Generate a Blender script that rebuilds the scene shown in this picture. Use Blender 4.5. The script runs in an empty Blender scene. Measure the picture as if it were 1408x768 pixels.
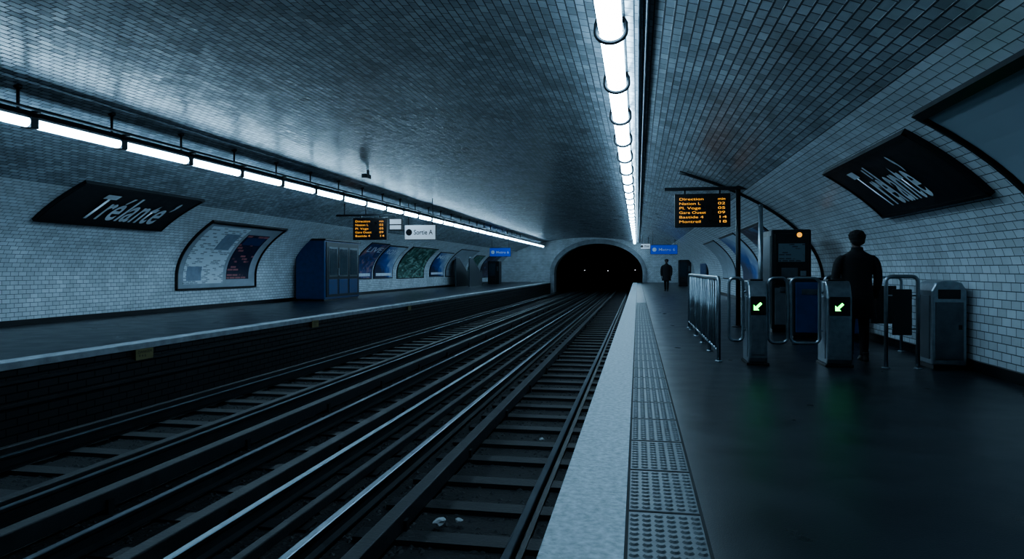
import bpy, bmesh, math, random
from mathutils import Vector, Matrix
random.seed(7)
S=bpy.context.scene
COL=S.collection
try: S.view_settings.look='AgX - Medium High Contrast'
except Exception as ex: print(ex)
# ------------------------------------------------------------ constants (metres)
CX,A,Z0,B=-4.7,8.8,1.0,3.3      # vault ellipse
YN,YE=-9.0,66.0                 # near / far end of station
BED=-1.13
# ------------------------------------------------------------ materials
def new_mat(name):
    m=bpy.data.materials.new(name); m.use_nodes=True
    nt=m.node_tree; p=nt.nodes['Principled BSDF']
    return m,nt,p
def N(nt,t,**kw):
    n=nt.nodes.new(t)
    for k,v in kw.items(): setattr(n,k,v)
    return n
def mathn(nt,op,a,b=None):
    n=N(nt,'ShaderNodeMath',operation=op)
    for i,v in enumerate((a,b)):
        if v is None: continue
        if isinstance(v,(int,float)): n.inputs[i].default_value=v
        else: nt.links.new(v,n.inputs[i])
    return n.outputs[0]
def ramp(nt,fac,stops):
    r=N(nt,'ShaderNodeValToRGB'); e=r.color_ramp.elements
    while len(e)<len(stops): e.new(0.5)
    for i,(p,c) in enumerate(stops):
        e[i].position=p; e[i].color=(*c,1)
    nt.links.new(fac,r.inputs[0]); return r.outputs[0]
def simple(name,c,rough=0.5,metal=0.0,var=0.15,scale=6,bump=0.0,bscale=60,rvar=0.1):
    m,nt,p=new_mat(name)
    tc=N(nt,'ShaderNodeTexCoord'); no=N(nt,'ShaderNodeTexNoise')
    no.inputs['Scale'].default_value=scale; no.inputs['Detail'].default_value=6
    nt.links.new(tc.outputs['Object'],no.inputs['Vector'])
    col=ramp(nt,no.outputs['Fac'],[(0.3,tuple(x*(1-var) for x in c)),(0.7,tuple(min(1,x*(1+var)) for x in c))])
    nt.links.new(col,p.inputs['Base Color'])
    p.inputs['Metallic'].default_value=metal
    rr=mathn(nt,'MULTIPLY_ADD',no.outputs['Fac'],rvar*2); rr.node.inputs[2].default_value=max(0.02,rough-rvar)
    nt.links.new(rr,p.inputs['Roughness'])
    if bump>0:
        n2=N(nt,'ShaderNodeTexNoise'); n2.inputs['Scale'].default_value=bscale; n2.inputs['Detail'].default_value=4
        nt.links.new(tc.outputs['Object'],n2.inputs['Vector'])
        b=N(nt,'ShaderNodeBump'); b.inputs['Strength'].default_value=bump; b.inputs['Distance'].default_value=0.01
        nt.links.new(n2.outputs['Fac'],b.inputs['Height']); nt.links.new(b.outputs[0],p.inputs['Normal'])
    return m
def emit(name,c,s,base=(0.02,0.02,0.02)):
    m,nt,p=new_mat(name)
    tc=N(nt,'ShaderNodeTexCoord'); no=N(nt,'ShaderNodeTexNoise'); no.inputs['Scale'].default_value=3
    nt.links.new(tc.outputs['Object'],no.inputs['Vector'])
    st=mathn(nt,'MULTIPLY_ADD',no.outputs['Fac'],s*0.1); st.node.inputs[2].default_value=s*0.95
    p.inputs['Base Color'].default_value=(*base,1)
    p.inputs['Emission Color'].default_value=(*c,1)
    nt.links.new(st,p.inputs['Emission Strength'])
    return m
def tile_mat(name,c_tile,c_grout,w=0.2,h=0.1,mort=0.006,tilt=0.05,rough=0.28,uv=True,dirt=0.3,bd=0.004,lo=0.78):
    m,nt,p=new_mat(name)
    tc=N(nt,'ShaderNodeTexCoord'); vec=tc.outputs['UV']
    br=N(nt,'ShaderNodeTexBrick'); nt.links.new(vec,br.inputs['Vector'])
    br.inputs['Scale'].default_value=1; br.inputs['Brick Width'].default_value=w
    br.inputs['Row Height'].default_value=h; br.inputs['Mortar Size'].default_value=mort
    br.inputs['Mortar Smooth'].default_value=0.3
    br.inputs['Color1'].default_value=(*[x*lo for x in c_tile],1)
    br.inputs['Color2'].default_value=(*c_tile,1); br.inputs['Mortar'].default_value=(*c_grout,1)
    # dirt
    no=N(nt,'ShaderNodeTexNoise'); no.inputs['Scale'].default_value=0.9; no.inputs['Detail'].default_value=8
    no.inputs['Roughness'].default_value=0.65
    nt.links.new(vec,no.inputs['Vector'])
    d=ramp(nt,no.outputs['Fac'],[(0.3,(1-dirt,)*3),(0.62,(1,1,1))])
    mx=N(nt,'ShaderNodeMix',data_type='RGBA',blend_type='MULTIPLY'); mx.inputs[0].default_value=1
    nt.links.new(br.outputs['Color'],mx.inputs[6]); nt.links.new(d,mx.inputs[7])
    nt.links.new(mx.outputs[2],p.inputs['Base Color'])
    # per-tile tilt
    sp=N(nt,'ShaderNodeSeparateXYZ'); nt.links.new(vec,sp.inputs[0])
    row=mathn(nt,'FLOOR',mathn(nt,'DIVIDE',sp.outputs[1],h))
    par=mathn(nt,'FLOORED_MODULO',row,2.0)
    off=mathn(nt,'MULTIPLY',mathn(nt,'SUBTRACT',1.0,par),0.5)
    colm=mathn(nt,'FLOOR',mathn(nt,'ADD',mathn(nt,'DIVIDE',sp.outputs[0],w),off))
    cb=N(nt,'ShaderNodeCombineXYZ'); nt.links.new(colm,cb.inputs[0]); nt.links.new(row,cb.inputs[1])
    wn=N(nt,'ShaderNodeTexWhiteNoise',noise_dimensions='2D'); nt.links.new(cb.outputs[0],wn.inputs['Vector'])
    v1=N(nt,'ShaderNodeVectorMath',operation='SUBTRACT'); nt.links.new(wn.outputs['Color'],v1.inputs[0]); v1.inputs[1].default_value=(.5,.5,.5)
    v2=N(nt,'ShaderNodeVectorMath',operation='SCALE'); nt.links.new(v1.outputs[0],v2.inputs[0]); v2.inputs['Scale'].default_value=tilt
    g=N(nt,'ShaderNodeNewGeometry')
    v3=N(nt,'ShaderNodeVectorMath',operation='ADD'); nt.links.new(v2.outputs[0],v3.inputs[0]); nt.links.new(g.outputs['Normal'],v3.inputs[1])
    v4=N(nt,'ShaderNodeVectorMath',operation='NORMALIZE'); nt.links.new(v3.outputs[0],v4.inputs[0])
    b=N(nt,'ShaderNodeBump'); b.invert=True; b.inputs['Strength'].default_value=0.8; b.inputs['Distance'].default_value=bd
    nt.links.new(br.outputs['Fac'],b.inputs['Height']); nt.links.new(v4.outputs[0],b.inputs['Normal'])
    nt.links.new(b.outputs[0],p.inputs['Normal'])
    rg=mathn(nt,'MULTIPLY_ADD',br.outputs['Fac'],0.5); rg.node.inputs[2].default_value=rough
    nt.links.new(rg,p.inputs['Roughness'])
    return m
def poster_mat(name,c1,c2,c3,scale=3,rough=0.45,distort=2.0,kind='noise'):
    m,nt,p=new_mat(name)
    tc=N(nt,'ShaderNodeTexCoord')
    t=N(nt,'ShaderNodeTexNoise'); t.inputs['Distortion'].default_value=distort; t.inputs['Detail'].default_value=5
    t.inputs['Scale'].default_value=scale
    nt.links.new(tc.outputs['UV'],t.inputs['Vector'])
    f=t.outputs['Fac']
    if kind=='band':
        sp=N(nt,'ShaderNodeSeparateXYZ'); nt.links.new(tc.outputs['UV'],sp.inputs[0])
        f=mathn(nt,'ADD',mathn(nt,'MULTIPLY',f,0.45),mathn(nt,'MULTIPLY',mathn(nt,'ADD',sp.outputs[0],sp.outputs[1]),0.30))
    c=ramp(nt,f,[(0.35,c1),(0.5,c2),(0.66,c3)])
    nt.links.new(c,p.inputs['Base Color']); p.inputs['Roughness'].default_value=rough
    return m
def page_mat(name,paper,ink,sx=9,sy=30,thr=0.5):
    m,nt,p=new_mat(name)
    tc=N(nt,'ShaderNodeTexCoord')
    br=N(nt,'ShaderNodeTexBrick'); br.inputs['Scale'].default_value=1
    br.inputs['Brick Width'].default_value=1/sx; br.inputs['Row Height'].default_value=1/sy
    br.inputs['Mortar Size'].default_value=0.2/sy; br.inputs['Mortar Smooth'].default_value=0.0
    br.inputs['Color1'].default_value=(0,0,0,1); br.inputs['Color2'].default_value=(1,1,1,1); br.inputs['Mortar'].default_value=(1,1,1,1)
    nt.links.new(tc.outputs['UV'],br.inputs['Vector'])
    no=N(nt,'ShaderNodeTexNoise'); no.inputs['Scale'].default_value=4; nt.links.new(tc.outputs['UV'],no.inputs['Vector'])
    s=mathn(nt,'ADD',br.outputs['Color'],mathn(nt,'MULTIPLY',no.outputs['Fac'],0.6))
    c=ramp(nt,s,[(thr,ink),(thr+0.08,paper)])
    nt.links.new(c,p.inputs['Base Color']); p.inputs['Roughness'].default_value=0.45
    return m

M={}
M['tile']=tile_mat('glazed_white_tile',(0.66,0.74,0.80),(0.09,0.12,0.14))
M['ceil']=tile_mat('glazed_vault_tile_shaded',(0.40,0.475,0.53),(0.03,0.042,0.055),tilt=0.045,rough=0.27,mort=0.010,dirt=0.4,bd=.006,lo=0.6)  # darker copy of the wall tile; the vault's shade is put into its colour
M['brick']=tile_mat('dark_soot_brick',(0.016,0.019,0.023),(0.004,0.005,0.006),w=0.34,h=0.11,mort=0.012,rough=0.6,tilt=0.05)
M['stone']=simple('portal_stone',(0.22,0.25,0.28),0.7,bump=0.4,bscale=12,var=0.3,scale=2)
M['asphalt']=simple('asphalt_floor',(0.011,0.016,0.021),0.32,var=0.35,scale=2.2,bump=0.2,bscale=120,rvar=0.12)
M['white_edge']=simple('worn_white_paint',(0.36,0.42,0.46),0.6,var=0.28,scale=26,bump=0.7,bscale=70)
M['coping']=simple('left_coping_stone',(0.30,0.34,0.38),0.6,var=0.25,scale=5,bump=0.4,bscale=60)
M['tactile']=simple('tactile_concrete',(0.09,0.11,0.125),0.45,var=0.25,scale=8,bump=0.2,bscale=120)
M['joint']=simple('dark_joint',(0.010,0.013,0.016),0.8)
M['ballast']=simple('ballast_gravel',(0.008,0.0095,0.011),0.85,var=0.5,scale=14,bump=1.0,bscale=35)
M['stones']=simple('ballast_stone',(0.015,0.017,0.020),0.75,var=0.5,scale=9)
M['sleeper']=simple('oily_timber',(0.013,0.015,0.018),0.6,var=0.35,scale=10,bump=0.5,bscale=30)
M['rust']=simple('rail_side_steel',(0.018,0.022,0.026),0.55,metal=0.4,var=0.3)
M['railtop']=simple('polished_rail_head',(0.18,0.225,0.26),0.33,metal=1.0,var=0.1)
M['raildull']=simple('worn_rail_head',(0.09,0.11,0.13),0.38,metal=0.9,var=0.2)
M['guard']=simple('guard_beam',(0.018,0.021,0.025),0.5,var=0.3,bump=0.3,bscale=30)
M['black']=simple('black_paint',(0.006,0.007,0.009),0.35)
M['signblack']=simple('enamel_black',(0.005,0.006,0.009),0.4,var=0.2)
M['signwhite']=simple('enamel_white',(0.60,0.67,0.73),0.4)
M['dark']=simple('dark_metal',(0.02,0.025,0.03),0.4,metal=0.6)
M['steel']=simple('brushed_steel',(0.26,0.31,0.35),0.33,metal=0.9,var=0.15,scale=14)
M['steeld']=simple('dull_steel',(0.10,0.12,0.14),0.4,metal=0.8,var=0.2)
M['blue']=simple('blue_panel',(0.008,0.040,0.13),0.4,var=0.2)
M['bluesign']=emit('blue_sign_lit',(0.01,0.05,0.45),0.6,(0.005,0.03,0.2))
M['grey']=simple('grey_panel',(0.08,0.10,0.12),0.45)
M['paleb']=simple('pale_blank_panel',(0.28,0.35,0.41),0.5,var=0.06,scale=1)
M['glass']=simple('dark_glass',(0.02,0.035,0.05),0.1)
M['tube']=emit('fluorescent_diffuser',(0.50,0.78,1.0),26,(0.8,0.8,0.8))
M['tube2']=emit('fluorescent_diffuser_wide',(0.52,0.79,1.0),20,(0.8,0.8,0.8))
M['amber']=emit('amber_led',(1.0,0.45,0.06),1.2)
M['green']=emit('green_led',(0.01,1.0,0.10),8.0)
M['screenbg']=simple('screen_black',(0.006,0.006,0.007),0.3)
M['whitesign']=emit('white_sign_lit',(0.6,0.75,0.9),0.35,(0.4,0.45,0.5))
M['signal']=emit('tunnel_lamp',(0.85,0.9,1.0),4)
M['yellow']=simple('yellow_plate',(0.20,0.18,0.08),0.6)
M['coat']=simple('black_wool',(0.005,0.006,0.008),0.85,bump=0.3,bscale=200)
M['trouser']=simple('black_trousers',(0.004,0.005,0.007),0.8)
M['shoe']=simple('black_leather',(0.006,0.006,0.007),0.35)
M['skin']=simple('skin',(0.08,0.05,0.04),0.55,var=0.1)
M['hair']=simple('black_hair',(0.004,0.004,0.005),0.8,bump=0.8,bscale=120)
M['paper']=simple('crumpled_paper',(0.35,0.38,0.4),0.7)
M['void']=simple('tunnel_darkness',(0.003,0.0035,0.004),0.9)  # near-black colour stands in for the darkness inside the tunnel
M['posterblue']=poster_mat('poster_blue',(0.008,0.015,0.06),(0.02,0.09,0.34),(0.42,0.52,0.60),1.8,distort=1.2,kind='band')
M['posterteal']=poster_mat('poster_navy_figures',(0.005,0.012,0.05),(0.015,0.05,0.20),(0.35,0.18,0.16),2.6,distort=2.5)
M['postergreen']=poster_mat('poster_green',(0.01,0.03,0.03),(0.05,0.14,0.11),(0.28,0.40,0.36),5)
M['posterdark']=poster_mat('poster_dark',(0.006,0.008,0.02),(0.04,0.015,0.04),(0.08,0.18,0.32),3)
M['postergrey']=poster_mat('poster_grey',(0.24,0.29,0.33),(0.28,0.33,0.38),(0.32,0.38,0.44),2,rough=.5)
M['page']=page_mat('printed_map',(0.56,0.64,0.70),(0.24,0.28,0.32),10,34,0.62)
M['line']=simple('map_line_blue',(0.20,0.26,0.34),0.5)
M['paged']=page_mat('printed_dark_notice',(0.012,0.016,0.045),(0.34,0.12,0.13),4,16,0.50)
M['notice']=page_mat('machine_display',(0.10,0.14,0.17),(0.03,0.04,0.05),4,9,0.5)

# ------------------------------------------------------------ geometry helpers
def mesh_obj(name,verts,faces,mats,fmats=None,uvs=None,smooth=False,parent=None):
    me=bpy.data.meshes.new(name); me.from_pydata([tuple(v) for v in verts],[],faces)
    if not isinstance(mats,(list,tuple)): mats=[mats]
    for m in mats: me.materials.append(m)
    if fmats: me.polygons.foreach_set('material_index',fmats)
    if uvs:
        l=me.uv_layers.new(name='UVMap')
        for lp in me.loops: l.data[lp.index].uv=uvs[lp.vertex_index]
    if smooth: me.polygons.foreach_set('use_smooth',[True]*len(me.polygons))
    me.update()
    o=bpy.data.objects.new(name,me); COL.objects.link(o)
    if parent: par(o,parent)
    return o
def par(o,p):
    o.parent=p; o.matrix_parent_inverse=Matrix.Translation(p.location).inverted()
def empty(name,loc):
    e=bpy.data.objects.new(name,None); e.location=loc; e.empty_display_size=0.2; COL.objects.link(e); return e
def box(name,x0,x1,y0,y1,z0,z1,mat,bev=0.0,parent=None,segs=2):
    bm=bmesh.new()
    bmesh.ops.create_cube(bm,size=1,matrix=Matrix.Translation(((x0+x1)/2,(y0+y1)/2,(z0+z1)/2))@Matrix.Diagonal((abs(x1-x0),abs(y1-y0),abs(z1-z0),1)))
    if bev>0: bmesh.ops.bevel(bm,geom=bm.edges[:],offset=bev,segments=segs,affect='EDGES',profile=0.5)
    me=bpy.data.meshes.new(name); bm.to_mesh(me); bm.free(); me.materials.append(mat)
    uv=me.uv_layers.new(name='UVMap')
    for poly in me.polygons:
        n=poly.normal
        for li in poly.loop_indices:
            c=me.vertices[me.loops[li].vertex_index].co
            if abs(n.x)>0.7: uv.data[li].uv=((c.y-y0)/(y1-y0),(c.z-z0)/(z1-z0))
            elif abs(n.y)>0.7: uv.data[li].uv=((c.x-x0)/(x1-x0),(c.z-z0)/(z1-z0))
            else: uv.data[li].uv=((c.x-x0)/(x1-x0),(c.y-y0)/(y1-y0))
    o=bpy.data.objects.new(name,me); COL.objects.link(o)
    if parent: par(o,parent)
    return o
def tube(name,pts,r,mat,parent=None,cyclic=False,seg=10):
    pts=[Vector(p) for p in pts]; n=len(pts); vs=[];fs=[]
    prev=None
    for i,p in enumerate(pts):
        if cyclic: t=(pts[(i+1)%n]-pts[i-1]).normalized()
        else:
            t=((pts[min(i+1,n-1)]-pts[max(i-1,0)])).normalized()
        if prev is None:
            u=t.orthogonal().normalized()
        else:
            u=(prev-t*prev.dot(t)).normalized()
        prev=u; w=t.cross(u)
        for k in range(seg):
            a=2*math.pi*k/seg; vs.append(p+u*math.cos(a)*r+w*math.sin(a)*r)
    m=n if cyclic else n-1
    for i in range(m):
        j=(i+1)%n
        for k in range(seg):
            k2=(k+1)%seg; fs.append((i*seg+k,i*seg+k2,j*seg+k2,j*seg+k))
    if not cyclic:
        fs.append(tuple(range(seg))[::-1]); fs.append(tuple((n-1)*seg+k for k in range(seg)))
    return mesh_obj(name,vs,fs,mat,smooth=True,parent=parent)
def rrect(x0,x1,z0,z1,y,r,open_bottom=False,n=6):
    pts=[]
    def arc(cx,cz,a0):
        for i in range(n+1):
            a=math.radians(a0+90*i/n); pts.append((cx+r*math.cos(a),y,cz+r*math.sin(a)))
    if open_bottom:
        pts.append((x1,y,z0)); arc(x1-r,z1-r,0); arc(x0+r,z1-r,90); pts.append((x0,y,z0))
    else:
        arc(x1-r,z1-r,0); arc(x0+r,z1-r,90); arc(x0+r,z0+r,180); arc(x1-r,z0+r,270)
    return pts
def lathe(name,prof,center,mat,parent=None,seg=24):
    vs=[];fs=[]
    for r,z in prof:
        for k in range(seg):
            a=2*math.pi*k/seg; vs.append((center[0]+r*math.cos(a),center[1]+r*math.sin(a),center[2]+z))
    for i in range(len(prof)-1):
        for k in range(seg):
            k2=(k+1)%seg; fs.append((i*seg+k,i*seg+k2,(i+1)*seg+k2,(i+1)*seg+k))
    fs.append(tuple(range(seg))[::-1]); fs.append(tuple((len(prof)-1)*seg+k for k in range(seg)))
    return mesh_obj(name,vs,fs,mat,smooth=True,parent=parent)
def extrude_y(name,prof,y0,y1,mats,fm=None,parent=None,smooth=False):
    n=len(prof); vs=[(x,y0,z) for x,z in prof]+[(x,y1,z) for x,z in prof]
    fs=[(i,(i+1)%n,n+(i+1)%n,n+i) for i in range(n)]+[tuple(range(n))[::-1],tuple(range(n,2*n))]
    f=(fm or [0]*n)+[0,0]
    return mesh_obj(name,vs,fs,mats,f,parent=parent,smooth=smooth)
def text_mesh(body,size=1.0,bold=0.0,extr=0.0,shear=0.0,spacing=1.0,line=1.0):
    c=bpy.data.curves.new('t','FONT'); c.body=body; c.size=size; c.offset=bold; c.extrude=extr; c.shear=shear
    c.space_character=spacing; c.space_line=line; c.resolution_u=4
    o=bpy.data.objects.new('t',c); COL.objects.link(o)
    dg=bpy.context.evaluated_depsgraph_get(); dg.update()
    me=bpy.data.meshes.new_from_object(o.evaluated_get(dg))
    bpy.data.objects.remove(o); return me
def flat_text(name,body,size,mat,x,y,z,parent=None,face='-Y',width=None,**kw):
    me=text_mesh(body,size,**kw); me.materials.clear(); me.materials.append(mat)
    xs=[v.co.x for v in me.vertices]; w=max(xs)-min(xs) if xs else 1
    k=(width/w) if width else 1
    for v in me.vertices:
        a,b,c=v.co.x*k,v.co.y,v.co.z
        if face=='-Y': v.co=(x+a,y-c,z+b)
        elif face=='+X': v.co=(x+c,y+a,z+b)
    o=bpy.data.objects.new(name,me); COL.objects.link(o)
    if parent: par(o,parent)
    return o
def P(side,y,z,off=0.0):
    """point on the vault inner face at height z, offset inward"""
    s=1 if side=='R' else -1
    if z<=Z0: return Vector((CX+s*(A-off),y,z))
    q=(z-Z0)/B; c=math.sqrt(max(0,1-q*q))
    nx,nz=c/A,q/B; l=math.hypot(nx,nz); nx/=l; nz/=l
    return Vector((CX+s*(A*c-off*nx),y,z-off*nz))
def vault_z(x,off=0):
    return Z0+B*math.sqrt(max(0,1-((x-CX)/A)**2))-off
def curved_panel(name,side,y0,y1,z0,z1,off,thick,mat,parent=None,n=14,skew=0.0):
    vs=[];uv=[];fs=[]
    for layer in (off+thick,off):
        for i in range(n+1):
            t=i/n; z=z0+(z1-z0)*t
            for y,u in ((y0,0),(y1,1)):
                vs.append(P(side,y+skew*(t-0.5),z,layer)); uv.append((u if side=='L' else 1-u,t))
    m=2*(n+1)
    for i in range(n):
        a=2*i; fs.append((a,a+1,a+3,a+2) if side=='L' else (a,a+2,a+3,a+1))
        fs.append((a,a+2,m+a+2,m+a)); fs.append((a+1,m+a+1,m+a+3,a+3))
    fs.append((0,m,m+1,1)); a=2*n; fs.append((a,a+1,m+a+1,m+a))
    return mesh_obj(name,vs,fs,mat,uvs=uv,parent=parent)
def vault_text(name,body,side,y0,y1,z0,z1,off,mat,parent,**kw):
    me=text_mesh(body,1.0,**kw); me.materials.clear(); me.materials.append(mat)
    xs=[v.co.x for v in me.vertices]; ys=[v.co.y for v in me.vertices]
    xa,xb,ya,yb=min(xs),max(xs),min(ys),max(ys)
    bm=bmesh.new(); bm.from_mesh(me)
    bmesh.ops.triangulate(bm,faces=bm.faces[:]); 
    bm.to_mesh(me); bm.free()
    for v in me.vertices:
        u=(v.co.x-xa)/(xb-xa); t=(v.co.y-ya)/(yb-ya)
        y=y0+(y1-y0)*u if side=='L' else y1-(y1-y0)*u
        v.co=P(side,y,z0+(z1-z0)*t,off)
    o=bpy.data.objects.new(name,me); COL.objects.link(o); par(o,parent); return o
def arrow_frame(name,side,y0,y1,z0,z1,w,off,thick,mat,parent):
    curved_panel(name+'_bottom',side,y0,y1,z0,z0+w,off,thick,mat,parent,2)
    curved_panel(name+'_top',side,y0,y1,z1-w,z1,off,thick,mat,parent,2)
    curved_panel(name+'_a',side,y0,y0+w,z0,z1,off,thick,mat,parent)
    curved_panel(name+'_b',side,y1-w,y1,z0,z1,off,thick,mat,parent)

# ------------------------------------------------------------ station shell
def shell():
    prof=[]  # (x,z) from right bottom over to left bottom
    NV=112
    prof.append((CX+A,0.0)); prof.append((CX+A,0.5))
    for i in range(NV+1):
        t=math.pi*i/NV; prof.append((CX+A*math.cos(t),Z0+B*math.sin(t)))
    prof.append((CX-A,0.5)); prof.append((CX-A,0.0))
    s=[0]
    for i in range(1,len(prof)):
        s.append(s[-1]+math.hypot(prof[i][0]-prof[i-1][0],prof[i][1]-prof[i-1][1]))
    top=3.05
    iR=max(i for i in range(len(prof)//2) if prof[i][1]<=top)
    iL=len(prof)-1-iR
    YS=[YN+(YE-YN)*k/15 for k in range(16)]
    def strip(name,a,b,mat):
        vs=[];uv=[];fs=[]
        for y in YS:
            for i in range(a,b+1):
                vs.append((prof[i][0],y,prof[i][1])); uv.append((y+20,s[i]))
        w=b-a+1
        for k in range(len(YS)-1):
            for i in range(w-1):
                p=k*w+i; fs.append((p,p+w,p+w+1,p+1))
        return mesh_obj(name,vs,fs,mat,uvs=uv,smooth=True)
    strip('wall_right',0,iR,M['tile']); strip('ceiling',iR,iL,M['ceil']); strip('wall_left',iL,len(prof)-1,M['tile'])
shell()
# far end wall with portal
PCX,PH,PS,PT=-3.75,4.2,0.9,3.72
def in_portal(x,z,g=0.0):
    if z<=PS: return abs(x-PCX)<PH+g
    return ((x-PCX)/(PH+g))**2+((z-PS)/(PT-PS+g))**2<1
def in_vault(x,z):
    if z<=Z0: return abs(x-CX)<A
    return ((x-CX)/A)**2+((z-Z0)/B)**2<1
def ray(fn,ang,oz=BED-0.02):
    a,b=0,30
    for _ in range(40):
        m=(a+b)/2
        if fn(PCX+m*math.cos(ang),oz+m*math.sin(ang)): a=m
        else: b=m
    return (PCX+a*math.cos(ang),oz+a*math.sin(ang))
angs=[math.pi*i/96 for i in range(97)]
inn=[ray(in_portal,a) for a in angs]; ring=[ray(lambda x,z:in_portal(x,z,0.42),a) for a in angs]; out=[ray(in_vault,a) for a in angs]
def strip2(name,A1,y1,B1,y2,mat,scale=1):
    vs=[(x,y1,z) for x,z in A1]+[(x,y2,z) for x,z in B1]; n=len(A1)
    uv=[(v[0]+v[1],v[2]) for v in vs]
    return mesh_obj(name,vs,[(i,i+1,n+i+1,n+i) for i in range(n-1)],mat,uvs=uv)
strip2('wall_back',ring,YE-0.02,out,YE-0.02,M['tile'])
pr=empty('tunnel_portal',(PCX,YE,0))
o=strip2('portal_face',inn,YE-0.25,ring,YE-0.25,M['stone']); par(o,pr)
o=strip2('portal_outer_edge',ring,YE-0.25,ring,YE,M['stone']); par(o,pr)
o=strip2('portal_reveal',inn,YE-0.25,inn,YE+1.5,M['stone']); par(o,pr)
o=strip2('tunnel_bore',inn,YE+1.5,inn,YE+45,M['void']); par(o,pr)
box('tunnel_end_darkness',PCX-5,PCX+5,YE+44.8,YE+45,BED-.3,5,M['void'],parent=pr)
# near end wall (behind the camera)
vs=[(x,YN,z) for x,z in out]+[(PCX,YN,BED-0.02)]
mesh_obj('wall_front',vs,[(i,i+1,97) for i in range(96)],M['tile'],uvs=[(v[0],v[2]) for v in vs])
# track bed and platforms
LE,RE=-8.3,-0.432
PE=YE-0.26
box('floor',LE-0.05,RE+0.05,YN,YE+45,BED-0.2,BED,M['ballast'])
pl=empty('platform',(2,20,0))
box('platform_deck',0.319,CX+A,YN,PE,-0.25,0,M['asphalt'],parent=pl)
box('platform_base',RE+0.12,CX+A,YN,PE,BED-0.2,-0.13,M['brick'],parent=pl)
box('white_edge_strip',RE,-0.052,YN,PE,-0.13,0.004,M['white_edge'],0.006,parent=pl)
box('tactile_bed',-0.052,0.319,YN,PE,-0.13,0.0,M['tactile'],parent=pl)
y=YN; k=0
while y<YE:
    if y<40: box('tile_joint_%d'%k,-0.05,0.317,y,y+0.022,-0.01,0.0025,M['joint'],parent=pl)
    y+=0.74; k+=1
box('tile_joint_side_a',-0.060,-0.044,YN,PE,-0.01,0.0055,M['joint'],parent=pl)
box('tile_joint_side_b',0.311,0.327,YN,PE,-0.01,0.002,M['joint'],parent=pl)
# tactile studs
vs=[];fs=[]
yy=0.75
while yy<26:
    ph=(yy-YN)%0.74
    if ph<0.045 or ph>0.715: yy+=0.0617; continue
    for c in range(6):
        cx=-0.052+0.036+c*0.0598; b0=len(vs)
        for r,z in ((0.024,0.0),(0.014,0.009)):
            for q in range(8):
                a=math.pi*q/4; vs.append((cx+r*math.cos(a),yy+r*math.sin(a),z))
        for q in range(8): fs.append((b0+q,b0+(q+1)%8,b0+8+(q+1)%8,b0+8+q))
        fs.append(tuple(b0+8+q for q in range(8)))
    yy+=0.0617
mesh_obj('tactile_studs',vs,fs,M['tactile'],parent=pl)
pl2=empty('platform',(-11,20,0))
box('platform_deck',CX-A,LE-0.28,YN,PE,-0.25,0,M['asphalt'],parent=pl2)
box('platform_coping',LE-0.28,LE+0.03,YN,PE,-0.10,0.006,M['coping'],0.01,parent=pl2)
bw=mesh_obj('platform_brick_face',[(LE-0.03,YN,BED-0.1),(LE-0.03,PE,BED-0.1),(LE-0.03,PE,-0.09),(LE-0.03,YN,-0.09)],[(0,1,2,3)],M['brick'],uvs=[(0,0),(YE-YN,0),(YE-YN,1.1),(0,1.1)],parent=pl2)
for i,z in enumerate((-0.30,-0.62)):
    box('face_ledge_%d'%i,LE-0.03,LE+0.02,YN,PE,z,z+0.05,M['guard'],0.005,parent=pl2)
box('platform_base',CX-A,LE-0.04,YN,PE,BED-0.2,-0.2,M['brick'],parent=pl2)
box('baseboard_right',CX+A-0.05,CX+A,YN,PE,0,0.13,M['black'])
box('baseboard_left',CX-A,CX-A+0.05,YN,PE,0,0.13,M['black'])

# ------------------------------------------------------------ tracks
def rail(name,x,head,hs=1.0):
    b=BED+0.05; h=0.165*hs
    pf=[(-.065,0),(.065,0),(.065,.015),(.012,.03),(.012,h-.045),(.035,h-.035),(.035,h-.006),(.028,h),(-.028,h),(-.035,h-.006),(-.035,h-.035),(-.012,h-.045),(-.012,.03),(-.065,.015)]
    fm=[0]*len(pf); fm[6]=fm[7]=fm[8]=1
    return extrude_y(name,[(x+a,b+c) for a,c in pf],YN,YE+44,[M['rust'],head],fm)
for x,hd in ((-0.98,M['raildull']),(-2.62,M['railtop']),(-3.47,M['railtop']),(-4.5,M['raildull']),(-5.68,M['raildull']),(-7.24,M['railtop'])):
    rail('track_rail',x,hd)
for x,w,h in ((-2.12,0.14,0.17),(-3.83,0.14,0.15),(-5.15,0.15,0.17),(-3.05,0.09,0.10),(-6.0,0.12,0.13),(-7.75,0.10,0.12)):
    g=empty('guard_beam',(x,0,BED))
    box('beam',x-w/2,x+w/2,YN,YE+44,BED+0.05,BED+0.05+h,M['guard'],0.012,parent=g)
    if w>0.12:
        y=YN+0.4
        while y<40:
            box('clamp',x-w/2-0.03,x+w/2+0.03,y,y+0.08,BED+0.0,BED+0.05+h*0.55,M['rust'],parent=g); y+=2.4
sl=empty('railway_sleepers',(-4,20,BED))
vs=[];fs=[]
def addbox(x0,x1,y0,y1,z0,z1):
    b=len(vs)
    for z in (z0,z1):
        for (x,y) in ((x0,y0),(x1,y0),(x1,y1),(x0,y1)): vs.append((x,y,z))
    fs.extend([(b,b+3,b+2,b+1),(b+4,b+5,b+6,b+7),(b,b+1,b+5,b+4),(b+1,b+2,b+6,b+5),(b+2,b+3,b+7,b+6),(b+3,b,b+4,b+7)])
y=YN+0.3
while y<YE+20:
    j=random.uniform(-.03,.03)
    addbox(-2.45,-0.68,y+j,y+j+0.24,BED-0.03,BED+0.05)
    addbox(-7.7,-5.4,y+j+.3,y+j+.54,BED-0.03,BED+0.05)
    addbox(-4.95,-2.95,y+.15,y+.37,BED-0.05,BED+0.025)
    y+=0.84
mesh_obj('sleepers',vs,fs,M['sleeper'],parent=sl)
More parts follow.
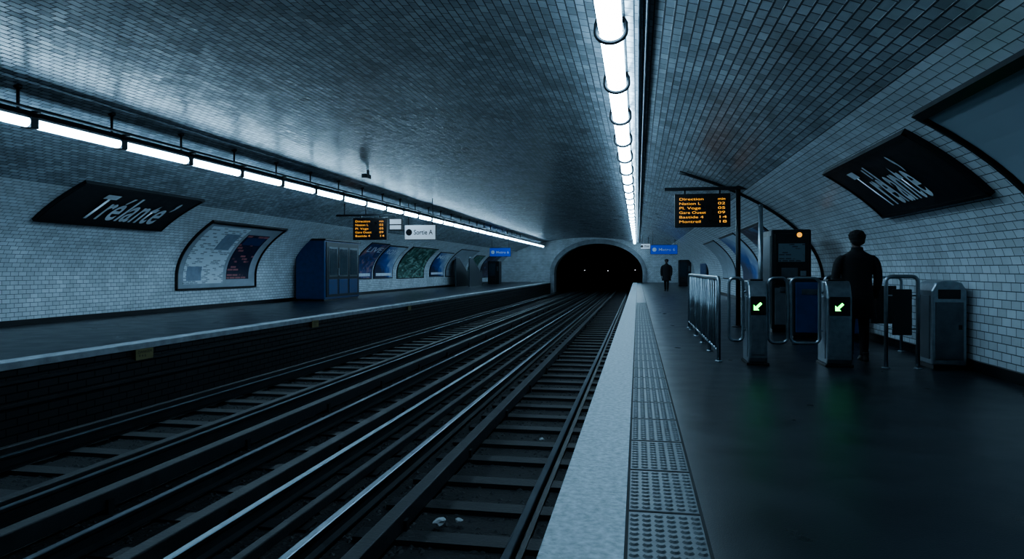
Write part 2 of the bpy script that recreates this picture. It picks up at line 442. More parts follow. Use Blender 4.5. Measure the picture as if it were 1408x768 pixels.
# ballast stones
vs=[];fs=[]
ico=[(0,0,1),(.89,0,.45),(.28,.85,.45),(-.72,.53,.45),(-.72,-.53,.45),(.28,-.85,.45)]
for i in range(17000):
    t=random.random()**1.7; y=2.0+t*30; x=random.uniform(LE+.05,RE+.08)
    s=random.uniform(.02,.045); b=len(vs); rot=random.uniform(0,6.28)
    for (a,bb,c) in ico:
        r=random.uniform(.75,1.15); ca,sa=math.cos(rot),math.sin(rot)
        vs.append((x+s*r*(a*ca-bb*sa),y+s*r*(a*sa+bb*ca),BED-0.012+s*.8*r*c))
    for q in range(1,6): fs.append((b,b+q,b+1+(q%5)))
mesh_obj('ballast_stones',vs,fs,M['stones'])
# litter
def crumple(name,x,y,z,s):
    bm=bmesh.new(); bmesh.ops.create_icosphere(bm,subdivisions=2,radius=s)
    for v in bm.verts:
        v.co*=random.uniform(.6,1.15); v.co.z*=.5; v.co+=Vector((x,y,z+s*.5))
    me=bpy.data.meshes.new(name); bm.to_mesh(me); bm.free(); me.materials.append(M['paper'])
    o=bpy.data.objects.new(name,me); COL.objects.link(o)
crumple('crumpled_paper',-1.78,6.0,BED+0.05,0.07)
crumple('crumpled_paper',-1.62,6.1,BED+0.05,0.04)
crumple('crumpled_paper',-1.3,9.3,BED+0.03,0.04)

# ------------------------------------------------------------ lighting rows
# left row: hanging trough
LX,LZ=-8.85,3.38
lt=empty('hanging_fluorescent_trough',(LX,20,LZ))
extrude_y('housing',[(LX-.07,LZ+.09),(LX+.07,LZ+.09),(LX+.09,LZ+.12),(LX+.06,LZ+.20),(LX-.06,LZ+.20),(LX-.09,LZ+.12)],YN+.5,YE-1,M['dark'],parent=lt)
tube('cable_pipe',[(LX+.15,YN+.5,LZ+.22),(LX+.15,YE-1,LZ+.22)],.022,M['dark'],lt)
tv=[];tf=[]
def diffuser(cx,y0,y1,z,rx,rz,a0=-0.22*math.pi,a1=1.22*math.pi,n=12):
    b=len(tv)
    for y in (y0,y1):
        for i in range(n+1):
            a=a0+(a1-a0)*i/n; tv.append((cx+rx*math.cos(a),y,z-rz*math.sin(a)))
    for i in range(n): tf.append((b+i,b+i+1,b+n+1+i+1,b+n+1+i))
    tf.append((b+n,b,b+n+1,b+n+1+n)); tf.append(tuple(b+i for i in range(n+1))); tf.append(tuple(b+n+1+n-i for i in range(n+1)))
y=8.65-1.8*9
k=0
while y<YE-3:
    if y>2: diffuser(LX,y+0.07,y+1.73,LZ+.04,.08,.075)
    box('end_cap_%d'%k,LX-.09,LX+.09,y-.07,y+.07,LZ-.05,LZ+.12,M['dark'],.01,parent=lt)
    box('bracket_%d'%k,LX+.04,LX+.17,y-.02,y+.02,LZ+.17,LZ+.21,M['dark'],parent=lt)
    if y<52:
        yr=y-0.2
        tube('rod_%d'%k,[(LX,yr,LZ+.18),(LX,yr,vault_z(LX)+.01)],.022,M['dark'],lt,seg=8)
        lathe('rod_plate_%d'%k,[(.02,0),(.06,.03),(.06,.07)],(LX,yr,vault_z(LX)-.055),M['dark'],lt,12)
    y+=1.8; k+=1
mesh_obj('tubes',tv,tf,M['tube'],parent=lt)
# right row: on the vault above the platform edge
RX,RZ=-0.27,3.66
rt=empty('ceiling_fluorescent_row',(RX,20,RZ))
zt=vault_z(RX+.08)
extrude_y('housing',[(RX-.09,RZ+.06),(RX+.09,RZ+.06),(RX+.08,zt-.01),(RX-.08,zt+.02)],YN+.5,YE-.5,M['steeld'],parent=rt)
tv=[];tf=[]
y=5.05-2*7; k=0
while y<YE-2:
    if y+1.92>YN+.5:
        if y>0: diffuser(RX,y+0.06,y+1.94,RZ+.02,.12,.08)
        # bowed strap
        pts=[(RX+.155*math.cos(math.pi*i/12),y,RZ+.02-.115*math.sin(math.pi*i/12)) for i in range(13)]
        pts=[(RX+.12,y,zt-.02),(RX+.15,y,RZ+.10)]+pts+[(RX-.15,y,RZ+.10),(RX-.12,y,zt+.02)]
        tube('strap_%d'%k,pts,.024,M['dark'],rt,seg=8)
    y+=2.0; k+=1
mesh_obj('diffusers',tv,tf,M['tube2'],parent=rt)
for i,x in enumerate((0.02,0.10)):
    tube('ceiling_conduit',[(x,YN+.3,vault_z(x)-.03),(x,YE-.3,vault_z(x)-.03)],.02,M['steeld'],seg=8)

# ------------------------------------------------------------ signs and posters on the vault
def name_sign(side,y0,y1,z0,z1,ty0,ty1,tz0,tz1):
    e=empty('station_name_sign',P(side,(y0+y1)/2,(z0+z1)/2))
    curved_panel('rim',side,y0,y1,z0,z1,0.0,.05,M['dark'],e)
    curved_panel('panel',side,y0+.07,y1-.07,z0+.035,z1-.03,.05,.012,M['signblack'],e)
    arrow_frame('frame',side,y0,y1,z0,z1,.03,.05,.025,M['black'],e)
    vault_text('lettering','Tr\u00e9lante\u2019',side,ty0,ty1,tz0,tz1,.078,M['signwhite'],e,bold=0.015,shear=0.0,spacing=1.05)
    return e
name_sign('L',12.5,16.5,2.33,3.13,13.45,16.0,2.48,3.0)
name_sign('R',7.85,11.0,2.05,2.74,8.75,10.3,2.18,2.65)
# blank framed poster near, right
e=empty('blank_advertising_panel',P('R',5.4,1.8))
curved_panel('frame_back','R',3.3,7.3,0.65,2.80,0,.03,M['black'],e)
curved_panel('blank_sheet','R',3.36,7.22,0.70,2.745,.03,.006,M['paleb'],e)
arrow_frame('frame','R',3.3,7.3,0.65,2.80,.05,.03,.04,M['black'],e)
# map board left
e=empty('metro_map_board',P('L',20.2,1.7))
curved_panel('backing','L',18.1,22.4,0.62,2.70,0,.03,M['black'],e)
curved_panel('board','L',18.2,22.3,0.66,2.66,.03,.01,M['postergrey'],e)
arrow_frame('frame','L',18.1,22.4,0.62,2.70,.05,.03,.04,M['black'],e)
curved_panel('map_sheet','L',18.4,20.4,0.80,2.56,.04,.01,M['page'],e)
curved_panel('map_block_a','L',18.55,19.25,0.9,1.35,.05,.004,M['line'],e)
curved_panel('map_block_b','L',19.45,20.2,1.9,2.4,.05,.004,M['line'],e)
curved_panel('dark_notice','L',20.6,21.9,0.92,2.42,.04,.012,M['paged'],e)
curved_panel('notice_header','L',20.7,21.8,2.1,2.34,.052,.004,M['blue'],e)
def poster(side,y0,y1,z0,z1,mat,frame=None,txt=None):
    e=empty('wall_poster',P(side,(y0+y1)/2,(z0+z1)/2))
    curved_panel('backing',side,y0,y1,z0,z1,0,.03,frame or M['dark'],e)
    curved_panel('print',side,y0+.1,y1-.1,z0+.05,z1-.05,.03,.01,mat,e)
    if txt:
        vault_text('headline',txt,side,y0+.3,y1-.3,z1-.42,z1-.18,.048,M['signwhite'],e,bold=.01)
        curved_panel('caption_band',side,y0+.3,y1-.3,z0+.15,z0+.3,.04,.006,M['signwhite'],e)
    return e
poster('L',30.9,33.3,.75,2.55,M['posterteal'],txt='LIVE'); poster('L',33.5,36.3,.75,2.5,M['posterblue'],txt='ROYAL')
poster('L',37.0,42.0,.7,2.55,M['postergreen'])
poster('L',43.2,46.5,.75,2.4,M['posterblue'],txt='MER')
poster('L',47.0,52.5,.7,2.7,M['postergrey'])
poster('L',53.4,56.5,.8,2.4,M['postergreen'])
poster('L',58.0,63.0,.5,2.6,M['posterdark'])
poster('R',19,22.5,.8,2.5,M['posterdark'],M['black']); poster('R',24,28,.8,2.5,M['posterblue'])
poster('R',30,34.5,.8,2.5,M['postergrey'])
# vault rib with cable on the right
rb=empty('vault_rib',(3,16.2,2.5))
pts=[P('R',16.2,z,.045) for z in (0,.5,1.0)]
for i in range(0,30):
    a=math.radians(2+i*1.65); pts.append(Vector((CX+(A-.045)*math.cos(a),16.2,Z0+(B-.045)*math.sin(a))))
tube('rib_cable',pts,.035,M['dark'],rb,seg=8)
# ------------------------------------------------------------ hanging displays
def display(x0,x1,y,z0,z1,lines,arm=None,pole=None):
    e=empty('departure_display',((x0+x1)/2,y,z0))
    box('case',x0,x1,y,y+.16,z0,z1,M['black'],.012,parent=e)
    box('screen',x0+.05,x1-.05,y-.006,y+.01,z0+.05,z1-.05,M['screenbg'],parent=e)
    n=len(lines); h=(z1-z0-.14)/n
    for i,(a,b) in enumerate(lines):
        zz=z1-.07-h*(i+1)+h*.26
        flat_text('row_%d'%i,a,h*.80,M['amber'],x0+.09,y-.012,zz,e,width=(x1-x0)*.10*max(3,len(a))*.48)
        flat_text('time_%d'%i,b,h*.80,M['amber'],x1-.27,y-.012,zz,e,width=.15)
    return e
rows=[('Direction','min'),('Nation L','02'),('Pl. Voge','05'),('Gare Ouest','09'),('Bastide 4','14'),('Montreil','18')]
e=display(0.80,1.98,15.4,2.17,2.90,rows)
tube('post',[(2.15,15.5,0),(2.15,15.5,3.06)],.05,M['dark'],e,seg=14)
box('arm',0.58,2.42,15.45,15.55,2.98,3.05,M['dark'],.01,parent=e)
box('hanger_a',1.0,1.04,15.46,15.5,2.88,3.0,M['dark'],parent=e); box('hanger_b',1.74,1.78,15.46,15.5,2.88,3.0,M['dark'],parent=e)
lathe('base_plate',[(.13,0),(.13,.02),(.06,.03)],(2.15,15.5,0),M['dark'],e)
e=display(-9.85,-8.6,22.6,2.28,3.06,rows[:5])
box('arm',-10.5,-8.0,22.65,22.72,3.12,3.18,M['dark'],parent=e)
box('stem_a',-9.6,-9.56,22.66,22.7,3.0,3.14,M['dark'],parent=e); box('stem_b',-8.9,-8.86,22.66,22.7,3.0,3.14,M['dark'],parent=e)
for i,x in enumerate((-10.2,-9.4)):
    tube('hanger_%d'%i,[(x,22.68,3.12),(x,22.68,vault_z(x)+.01)],.02,M['dark'],e,seg=8)
box('clock_case',-8.52,-8.05,22.62,22.72,2.6,3.02,M['black'],.01,parent=e)
box('clock_face',-8.49,-8.08,22.61,22.63,2.82,2.99,M['whitesign'],parent=e)
box('clock_face_b',-8.49,-8.08,22.61,22.63,2.64,2.78,M['whitesign'],parent=e)
box('clock_stem',-8.3,-8.26,22.66,22.7,3.0,3.14,M['dark'],parent=e)
def hang_sign(name,x0,x1,y,z0,z1,mat,body,tm):
    e=empty(name,((x0+x1)/2,y,z0))
    box('case',x0,x1,y,y+.12,z0,z1,M['dark'],.01,parent=e)
    box('face',x0+.02,x1-.02,y-.006,y+.01,z0+.02,z1-.02,mat,parent=e)
    flat_text('text',body,(z1-z0)*.45,tm,x0+.3*(x1-x0),y-.012,z0+(z1-z0)*.35,e,width=(x1-x0)*.6,bold=.003)
    bm=[(x0+.15*(x1-x0)+.22*(z1-z0)*math.cos(t*math.pi/8),y-.012,(z0+z1)/2+.22*(z1-z0)*math.sin(t*math.pi/8)) for t in range(16)]
    mesh_obj('roundel',bm,[tuple(range(16))],tm,parent=e)
    for i,x in enumerate((x0+.15,x1-.15)):
        tube('hanger_%d'%i,[(x,y+.06,z1-.02),(x,y+.06,vault_z(x)+.01)],.015,M['dark'],e,seg=8)
    return e
hang_sign('exit_sign',-9.15,-7.85,26.0,2.42,3.02,M['whitesign'],'Sortie A',M['black'])
hang_sign('direction_sign',-10.9,-9.3,50.0,2.2,2.85,M['bluesign'],'Metro 6',M['signwhite'])
hang_sign('direction_sign',0.75,2.35,42.0,2.15,2.72,M['bluesign'],'Metro 6',M['signwhite'])
hang_sign('exit_sign',0.2,0.9,50.0,2.7,3.1,M['whitesign'],'S',M['black'])
# camera dome
e=empty('cctv_camera',(-7.6,18.5,4.0))
zc=vault_z(-7.6)-.02
box('bracket',-7.63,-7.57,18.47,18.53,zc-.16,zc-.002,M['dark'],parent=e)
box('body',-7.68,-7.52,18.2,18.55,zc-.26,zc-.14,M['dark'],.02,parent=e)
# yellow plates on platform face
for y,w,z in ((10.1,.42,-.19),(16.4,.36,-.17),(23.9,.32,-.17)):
    e=empty('track_marker_plate',(LE,y,z))
    box('plate',LE+.02,LE+.04,y,y+w,z-.09,z+.09,M['yellow'],.004,parent=e)
    flat_text('marks','DANGER\n 9 4 6',.065,M['black'],LE+.043,y+.04,z+.02,e,face='+X',width=w*.8)

# ------------------------------------------------------------ left cabinet
e=empty('platform_kiosk',(-12.7,26.5,0))
box('body',-13.3,-12.08,25.0,28.4,0.06,2.42,M['blue'],.03,parent=e)
box('plinth',-13.25,-12.12,25.05,28.35,0,.08,M['black'],parent=e)
box('roof',-13.34,-12.02,24.95,28.45,2.38,2.46,M['dark'],.015,parent=e)
box('front_panel',-12.10,-12.05,25.12,28.3,.15,2.34,M['dark'],.01,parent=e)
for i,(a,b) in enumerate(((25.3,26.1),(26.25,27.1),(27.25,28.1))):
    box('window_frame_%d'%i,-12.07,-12.03,a,b,.95,2.15,M['steeld'],.01,parent=e)
    box('window_glass_%d'%i,-12.04,-12.02,a+.07,b-.07,1.02,2.08,M['glass'],parent=e)
    box('lower_panel_%d'%i,-12.07,-12.035,a,b,.25,.85,M['blue'],.01,parent=e)
box('handle',-12.04,-11.99,26.12,26.18,1.0,1.3,M['steel'],.008,parent=e)

# ------------------------------------------------------------ right equipment
# ticket machine
def ticket_machine(name,x0,x1,y0,y1,h,blue=False):
    e=empty(name,((x0+x1)/2,(y0+y1)/2,0))
    box('cabinet',x0,x1,y0,y1,0.05,h,M['dark'],.03,parent=e)
    box('plinth',x0+.02,x1-.02,y0+.02,y1-.02,0,.06,M['black'],parent=e)
    box('side_panel',x0-.012,x0+.01,y0+.1,y1-.1,.15,h-.12,M['steeld'],.005,parent=e)
    w=x1-x0
    if not blue:
        box('front_recess',x0+.06,x1-.06,y0-.015,y0+.02,.95,h-.08,M['black'],.01,parent=e)
        box('display',x0+.17*w,x1-.17*w,y0-.03,y0,h-.64,h-.28,M['notice'],parent=e)
        box('keypad',x0+.25*w,x1-.35*w,y0-.035,y0,1.08,1.28,M['steeld'],.005,parent=e)
        box('card_slot',x1-.28*w,x1-.14*w,y0-.03,y0,1.12,1.22,M['steel'],.004,parent=e)
        box('lower_panel',x0+.06,x1-.06,y0-.02,y0+.01,.15,.88,M['grey'],.01,parent=e)
        box('tray',x0+.2*w,x1-.2*w,y0-.06,y0,.80,.90,M['steeld'],.01,parent=e)
    else:
        for i in range(2):
            a=x0+.05+i*(w-.05)/2; b=a+(w-.15)/2
            box('blue_door_%d'%i,a,b,y0-.02,y0+.01,.12,h-.08,M['blue'],.01,parent=e)
            box('door_slot_%d'%i,a+.1,b-.1,y0-.03,y0-.01,h-.3,h-.2,M['steeld'],.004,parent=e)
    return e
e=ticket_machine('ticket_machine',2.62,3.37,14.3,15.9,2.04)
pts=[(3.14+.05*math.cos(t*math.pi/10),14.27,1.93+.05*math.sin(t*math.pi/10)) for t in range(20)]
mesh_obj('amber_roundel',pts,[tuple(range(20))],M['amber'],parent=e)
ticket_machine('locker_cabinet',2.72,3.95,12.9,13.4,1.10,True)
e=empty('steel_post',(2.38,14.1,0))
tube('post',[(2.38,14.1,0),(2.38,14.1,2.5)],.045,M['steel'],e,seg=14)
lathe('base',[(.1,0),(.1,.02),(.05,.03)],(2.38,14.1,0),M['steeld'],e)
lathe('cap',[(.05,0),(.05,.02),(.02,.05)],(2.38,14.1,2.49),M['steeld'],e)

def turnstile(x0,x1,y0,y1,h):
    e=empty('ticket_gate',((x0+x1)/2,(y0+y1)/2,0))
    # side silhouette: sloping nose at front
    prof=[(y0+.03,0.03),(y0,.10),(y0,h-.22),(y0+.06,h-.05),(y0+.12,h),(y1-.05,h),(y1,h-.05),(y1,.03)]
    n=len(prof); vs=[(x0,y,z) for y,z in prof]+[(x1,y,z) for y,z in prof]
    fs=[(i,(i+1)%n,n+(i+1)%n,n+i) for i in range(n)]+[tuple(range(n))[::-1],tuple(range(n,2*n))]
    o=mesh_obj('housing',vs,fs,M['steel'],parent=e)
    b=o.modifiers.new('b','BEVEL'); b.width=.02; b.segments=3; b.limit_method='ANGLE'
    box('foot',x0-.02,x1+.02,y0+.0,y1+.02,0,.035,M['black'],.008,parent=e)
    box('side_trim',x0-.008,x0+.01,y0+.08,y1-.06,.1,h-.2,M['steel'],.003,parent=e)
    box('front_plate',x0+.035,x1-.035,y0-.012,y0+.01,.14,h-.46,M['steel'],.004,parent=e)
    box('reader_plate',x0+.025,x1-.025,y0-.02,y0+.01,h-.44,h-.2,M['black'],.01,parent=e)
    # slanted top reader
    o=box('validator',x0+.04,x1-.04,y0+.13,y0+.33,h-.005,h+.02,M['black'],.008,parent=e)
    cx,cz,s=(x0+x1)/2,h-.32,.085
    A1=[(-1,-1),(.15,-1),(-.22,-.62),(.75,.35),(.38,.72),(-.60,-.25),(-1,.15)]
    mesh_obj('green_arrow',[(cx+a*s*.7,y0-.026,cz+b*s*.7) for a,b in A1],[tuple(range(7))],M['green'],parent=e)
    return e
turnstile(1.42,1.66,9.3,9.78,1.10)
turnstile(2.38,2.68,9.3,9.78,1.10)
def hoop(name,x0,x1,z0,z1,y,r=.08,rad=.02,ground=False,infill=False,mount=None):
    e=empty(name,((x0+x1)/2,y,0))
    p=rrect(x0,x1,z0,z1,y,r,open_bottom=ground)
    tube('hoop',p,rad,M['steel'],e,cyclic=not ground,seg=12)
    if ground:
        for i,x in enumerate((x0,x1)): lathe('foot_%d'%i,[(.05,0),(.05,.012),(.025,.02)],(x,y,0),M['steel'],e,14)
    if infill: box('infill_panel',x0+.07,x1-.07,y-.012,y+.012,.42,1.0,M['black'],.01,parent=e); 
    if infill:
        for i,z in enumerate((.5,.92)): tube('clip_%d'%i,[(x0,y,z),(x1,y,z)],.01,M['steel'],e,seg=8)
    if mount is not None:
        for i,z in enumerate((.45,.95)):
            xs=x0 if mount<x0 else x1
            tube('hinge_%d'%i,[(xs,y,z),(mount,y,z)],.018,M['steel'],e,seg=8)
    return e
hoop('swing_gate',1.70,1.94,.28,1.135,9.50,mount=1.655)
hoop('swing_gate',1.98,2.34,.28,1.135,9.50,mount=2.385)
hoop('swing_gate',1.20,1.38,.30,1.135,9.50,r=.07,mount=1.425)
hoop('guard_hoop',3.09,3.46,0,1.16,9.35,r=.07,rad=.024,ground=True,infill=True)
hoop('guard_hoop',2.72,3.04,0,1.15,10.75,r=.07,rad=.022,ground=True)
hoop('guard_hoop',3.45,3.95,0,1.13,11.3,r=.07,rad=.022,ground=True,infill=True)
# fence
e=empty('queue_barrier',(1.08,12,0))
fx=1.08
pts=[(fx,9.62,0),(fx,9.62,1.06),(fx,9.65,1.11),(fx,9.72,1.135),(fx,14.9,1.135),(fx,14.97,1.11),(fx,15.0,1.06),(fx,15.0,0)]
tube('top_rail',pts,.028,M['steel'],e,seg=12)
tube('bottom_rail',[(fx,9.62,.14),(fx,15.0,.14)],.018,M['steel'],e,seg=8)
for i in range(1,18):
    y=9.62+i*.3
    tube('bar_%d'%i,[(fx,y,.14 if i%4 else 0),(fx,y,1.13)],.017 if i%4 else .026,M['steel'],e,seg=8)
for i,y in enumerate((9.62,10.82,12.02,13.22,14.42,15.0)): lathe('foot_%d'%i,[(.05,0),(.05,.012),(.03,.02)],(fx,y,0),M['steel'],e,12)

# waste bin
e=empty('litter_bin',(3.83,9.6,0))
bx0,bx1,by0,by1=3.62,4.02,9.35,9.85
prof=[(bx0,.05),(bx0,.98),(bx0+.05,1.08),(bx0+.14,1.11),(bx1-.14,1.11),(bx1-.05,1.08),(bx1,.98),(bx1,.05)]
o=extrude_y('body',prof,by0,by1,M['steel'],parent=e)
b=o.modifiers.new('b','BEVEL'); b.width=.02; b.segments=3; b.limit_method='ANGLE'
box('door_panel',bx0+.04,bx1-.04,by0-.012,by0+.01,.12,.84,M['steeld'],.006,parent=e)
box('opening',bx0+.07,bx1-.07,by0-.008,by0+.01,.88,1.0,M['black'],.01,parent=e)
box('side_panel',bx0-.01,bx0+.01,by0+.06,by1-.06,.12,.92,M['grey'],.005,parent=e)
box('lock',bx1-.10,bx1-.06,by0-.02,by0,.5,.56,M['dark'],.004,parent=e)
box('foot',bx0+.03,bx1-.03,by0+.03,by1-.03,0,.06,M['black'],parent=e)

# far equipment
def door(name,side,y0,y1,h,mat):
    x=CX+A if side=='R' else CX-A; s=-1 if side=='R' else 1
    e=empty(name,(x,(y0+y1)/2,0))
    a,b=sorted((x,x+s*.12)); box('frame',a,b,y0,y1,0,h,M['dark'],.01,parent=e)
    a,b=sorted((x+s*.1,x+s*.15)); box('leaf',a,b,y0+.12,y1-.12,0.02,h-.12,mat,.01,parent=e)
    a,b=sorted((x+s*.15,x+s*.2)); box('handle',a,b,y0+.2,y0+.26,1,1.2,M['steel'],parent=e)
door('door_1','R',41.5,45.5,2.2,M['blue'])
door('door_2','L',64.0,65.6,2.1,M['grey'])
def vending(name,x0,x1,y0,y1,h,m1):
    e=empty(name,((x0+x1)/2,(y0+y1)/2,0))
    box('body',x0,x1,y0,y1,.04,h,M['dark'],.03,parent=e); box('window',x0+.08,x1-.3,y0-.015,y0+.01,.7,h-.15,m1,.01,parent=e)
    box('keypad',x1-.22,x1-.08,y0-.015,y0+.01,1.1,1.5,M['steeld'],.01,parent=e); box('tray',x0+.1,x1-.3,y0-.02,y0+.01,.3,.5,M['black'],.01,parent=e)
    box('base',x0+.03,x1-.03,y0+.03,y1-.03,0,.05,M['black'],parent=e)
vending('vending_machine',-12.6,-11.6,57,58,1.95,M['glass'])
vending('vending_machine',3.0,3.9,52,53,1.95,M['glass'])
# stair enclosure left far: sloping balustrade
e=empty('stair_balustrade',(-12.9,48,0))
for i,x in enumerate((-12.9,-11.9)):
    vs=[(x,47.5,0),(x,51.5,0),(x,51.5,1.0),(x,50.6,1.1),(x,48.4,2.0),(x,47.5,2.0)]
    n=6; vv=vs+[(a+.08,b,c) for a,b,c in vs]
    mesh_obj('panel_%d'%i,vv,[(i2,(i2+1)%n,n+(i2+1)%n,n+i2) for i2 in range(n)]+[tuple(range(n))[::-1],tuple(range(n,2*n))],M['steeld'],parent=e)
    tube('handrail_%d'%i,[(x+.04,47.5,2.1),(x+.04,48.4,2.1),(x+.04,50.6,1.2),(x+.04,51.5,1.1),(x+.04,51.6,0)],.03,M['steel'],e,seg=8)
# tunnel lamps
for x,y,z in ((-6.6,86.9,1.1),(-3.7,87.1,1.05),(-0.3,87,1.15)):
    e=empty('tunnel_signal',(x,y,BED))
    tube('mast',[(x,y,BED),(x,y,z)],.04,M['dark'],e,seg=8)
    box('head',x-.16,x+.16,y,y+.15,z-.2,z+.25,M['black'],.02,parent=e)
    pts=[(x+.05*math.cos(t*math.pi/6),y-.01,z+.05*math.sin(t*math.pi/6)) for t in range(12)]
    mesh_obj('lamp',pts,[tuple(range(12))],M['signal'],parent=e)

# ------------------------------------------------------------ people
def loft(vs,fs,rings,seg=20,sq=1.0):
    b=len(vs)
    for (cx,cy,cz,rx,ry) in rings:
        for k in range(seg):
            a=2*math.pi*k/seg; c,s=math.cos(a),math.sin(a)
            vs.append((cx+rx*math.copysign(abs(c)**sq,c),cy+ry*math.copysign(abs(s)**sq,s),cz))
    for i in range(len(rings)-1):
        for k in range(seg):
            k2=(k+1)%seg; fs.append((b+i*seg+k,b+i*seg+k2,b+(i+1)*seg+k2,b+(i+1)*seg+k))
    fs.append(tuple(b+k for k in range(seg))[::-1]); fs.append(tuple(b+(len(rings)-1)*seg+k for k in range(seg)))
def chain(vs,fs,pts,seg=10):
    """tube through (x,y,z,r) with rounded ends"""
    P0=[Vector(p[:3]) for p in pts]; R=[p[3] for p in pts]; b=len(vs); n=len(pts); prev=None
    P0=[P0[0]+(P0[0]-P0[1]).normalized()*R[0]*.6]+P0+[P0[-1]+(P0[-1]-P0[-2]).normalized()*R[-1]*.6]; R=[R[0]*.5]+R+[R[-1]*.5]; n+=2
    for i,p in enumerate(P0):
        t=(P0[min(i+1,n-1)]-P0[max(i-1,0)]).normalized()
        u=t.orthogonal().normalized() if prev is None else (prev-t*prev.dot(t)).normalized()
        prev=u; w=t.cross(u)
        for k in range(seg):
            a=2*math.pi*k/seg; vs.append(tuple(p+u*math.cos(a)*R[i]+w*math.sin(a)*R[i]))
    for i in range(n-1):
        for k in range(seg):
            k2=(k+1)%seg; fs.append((b+i*seg+k,b+i*seg+k2,b+(i+1)*seg+k2,b+(i+1)*seg+k))
    fs.append(tuple(b+k for k in range(seg))[::-1]); fs.append(tuple(b+(n-1)*seg+k for k in range(seg)))
def ball(vs,fs,c,r,n=12):
    rings=[(c[0],c[1],c[2]-r[2]*math.cos(math.pi*i/n),max(.001,r[0]*math.sin(math.pi*i/n)),max(.001,r[1]*math.sin(math.pi*i/n))) for i in range(n+1)]
    loft(vs,fs,rings,20)
def remeshed(name,vs,fs,mat,vox,parent,T,smooth_it=4):
    me=bpy.data.meshes.new(name); me.from_pydata(vs,[],fs)
    bm=bmesh.new(); bm.from_mesh(me); bmesh.ops.recalc_face_normals(bm,faces=bm.faces[:]); bm.to_mesh(me); bm.free()
    o=bpy.data.objects.new(name,me); COL.objects.link(o)
    m=o.modifiers.new('r','REMESH'); m.mode='VOXEL'; m.voxel_size=vox
    s=o.modifiers.new('s','SMOOTH'); s.iterations=smooth_it; s.factor=.5
    dg=bpy.context.evaluated_depsgraph_get(); dg.update()
    m2=bpy.data.meshes.new_from_object(o.evaluated_get(dg)); bpy.data.objects.remove(o)
    m2.transform(T); m2.materials.clear(); m2.materials.append(mat); m2.name=name
    m2.polygons.foreach_set('use_smooth',[True]*len(m2.polygons))
    o=bpy.data.objects.new(name,m2); COL.objects.link(o); par(o,parent); return o
def person(x,y,scale,rotz,lod=1.0):
    e=empty('person',(x,y,0))
    T=Matrix.Translation((x,y,0.001))@Matrix.Rotation(rotz,4,'Z')@Matrix.Scale(scale,4)
    # base figure 1.76 m, facing +Y
    # trousers: pelvis and legs (left leg slightly ahead)
    vs,fs=[],[]
    loft(vs,fs,[(0,0,.80,.15,.10),(0,0,.92,.165,.115),(0,0,1.0,.155,.11)])
    for s,dy in ((-1,.07),(1,-.07)):
        loft(vs,fs,[(s*.075,dy*.95,.07,.056,.060),(s*.075,dy*.9,.14,.054,.059),(s*.078,dy*.75,.30,.062,.068),(s*.08,dy*.55,.46,.064,.070),(s*.082,dy*.3,.62,.074,.082),(s*.085,0,.84,.085,.095)],16)
    remeshed('trousers',vs,fs,M['trouser'],.011*lod,e,T)
    for i,(s,dy) in enumerate(((-1,.07),(1,-.07))):
        vs,fs=[],[]
        cx=s*.078
        loft(vs,fs,[(cx,dy+.045,0,.046,.135),(cx,dy+.045,.03,.047,.138),(cx,dy+.03,.055,.043,.115),(cx,dy-.01,.085,.042,.065),(cx,dy-.02,.12,.046,.055)],18,.8)
        remeshed('shoe_%d'%i,vs,fs,M['shoe'],.008*lod,e,T,2)
    # coat
    vs,fs=[],[]
    loft(vs,fs,[(0,0,.58,.262,.175),(0,0,.66,.248,.168),(0,0,.80,.228,.155),(0,0,.95,.206,.142),(0,0,1.08,.192,.132),(0,0,1.2,.198,.132),(0,-.005,1.32,.214,.135),(0,-.008,1.40,.215,.125),(0,-.012,1.45,.175,.105),(0,-.012,1.48,.12,.088),(0,-.008,1.51,.078,.078)],28,.92)
    for s in (-1,1):
        loft(vs,fs,[(s*.262,.075,.845,.045,.048),(s*.270,.065,.90,.048,.052),(s*.280,.03,1.0,.052,.056),(s*.282,.0,1.10,.056,.062),(s*.270,-.008,1.22,.060,.068),(s*.245,-.01,1.33,.064,.072),(s*.215,-.01,1.40,.060,.068),(s*.17,-.01,1.445,.05,.06)],16)
    # collar
    loft(vs,fs,[(0,-.012,1.45,.095,.09),(0,-.012,1.50,.080,.082),(0,-.018,1.555,.074,.076)],20)
    remeshed('coat',vs,fs,M['coat'],.010*lod,e,T)
    vs,fs=[],[]   # back vent seam
    chain(vs,fs,[(0,-.168,.62,.004),(0,-.154,.8,.004),(0,-.134,1.05,.004)])
    remeshed('coat_vent',vs,fs,M['coat'],.004*lod,e,T,0)
    # head with neck, face, ears
    vs,fs=[],[]
    loft(vs,fs,[(0,.0,1.46,.058,.058),(0,.0,1.53,.052,.055),(0,.008,1.60,.052,.06)])
    ball(vs,fs,(0,.0,1.665),(.076,.094,.092))
    ball(vs,fs,(0,.035,1.60),(.052,.058,.052))   # jaw
    ball(vs,fs,(0,.068,1.572),(.022,.020,.018))  # chin
    ball(vs,fs,(0,.098,1.632),(.011,.020,.014)); chain(vs,fs,[(0,.088,1.665,.008),(0,.098,1.64,.011)])  # nose
    ball(vs,fs,(0,.086,1.600),(.022,.010,.007)); # lips
    for s in (-1,1):
        ball(vs,fs,(s*.078,-.004,1.642),(.009,.018,.030))
        ball(vs,fs,(s*.031,.082,1.680),(.018,.010,.006))
    remeshed('head',vs,fs,M['skin'],.006*lod,e,T,2)
    for s in (-1,1):
        vs,fs=[],[]; ball(vs,fs,(s*.030,.083,1.662),(.010,.008,.007),6)
        remeshed('eye_l' if s<0 else 'eye_r',vs,fs,M['shoe'],.004*lod,e,T,0)
    vs,fs=[],[]
    ball(vs,fs,(0,-.022,1.695),(.108,.112,.090),16)
    ball(vs,fs,(0,-.045,1.635),(.092,.078,.065))
    random.seed(3)
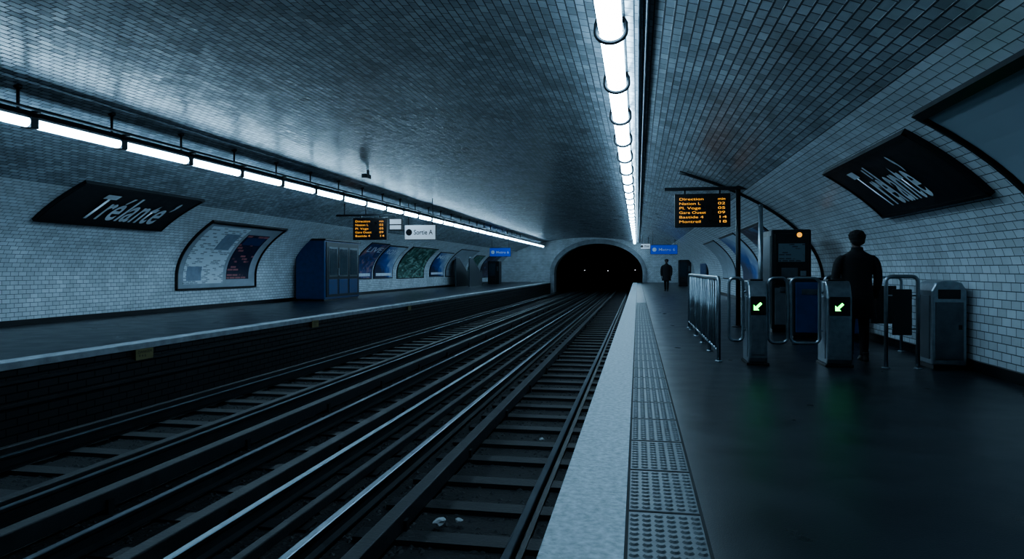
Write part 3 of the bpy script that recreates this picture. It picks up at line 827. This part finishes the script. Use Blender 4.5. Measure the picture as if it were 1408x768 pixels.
    for i in range(60):
        a=random.uniform(0,6.28); t=random.uniform(.1,1.35)
        cx,cy,cz=.102*math.sin(t)*math.cos(a),-.02+.104*math.sin(t)*math.sin(a),1.695+.084*math.cos(t)
        if cy>.06 and cz<1.72: continue
        ball(vs,fs,(cx,cy,cz),(.017,)*3,6)
    remeshed('hair',vs,fs,M['hair'],.007*lod,e,T,1)
    # hands: palm, four fingers, thumb
    for s in (-1,1):
        vs,fs=[],[]
        X,Y,Z=s*.268,.085,.85
        loft(vs,fs,[(X,Y,Z+.03,.022,.028),(X,Y,Z-.005,.018,.030),(X,Y+.004,Z-.045,.017,.040),(X-s*.002,Y+.006,Z-.085,.014,.040)],14)
        for j,(dy,L) in enumerate(((.034,.066),(.012,.076),(-.010,.071),(-.031,.055))):
            y0=Y+.006+dy
            chain(vs,fs,[(X,y0,Z-.07,.0092),(X-s*.003,y0+dy*.05,Z-.085-L*.35,.0088),(X-s*.012,y0+dy*.08,Z-.085-L*.68,.0080),(X-s*.024,y0+dy*.08,Z-.085-L*.92,.0070)],8)
        chain(vs,fs,[(X-s*.004,Y+.030,Z-.020,.012),(X-s*.012,Y+.052,Z-.048,.010),(X-s*.020,Y+.060,Z-.078,.0085),(X-s*.024,Y+.060,Z-.096,.0075)],8)
        remeshed('hand_l' if s<0 else 'hand_r',vs,fs,M['skin'],.0035*lod,e,T,1)
    return e
person(2.97,10.12,1.0,math.radians(4))
person(1.62,40.0,1.03,math.radians(170),lod=2.0)

# ------------------------------------------------------------ world, camera
w=bpy.data.worlds.new('world'); S.world=w; w.use_nodes=True
w.node_tree.nodes['Background'].inputs[0].default_value=(0.02,0.03,0.045,1); w.node_tree.nodes['Background'].inputs[1].default_value=0.2
c=bpy.data.cameras.new('camera'); co=bpy.data.objects.new('camera',c); COL.objects.link(co)
co.location=(0,0,1.25); co.rotation_euler=(math.radians(90),0,math.radians(10.43))
c.lens=24; c.sensor_width=36; c.shift_y=-14/1408; c.clip_end=300; c.clip_start=.05
S.camera=co
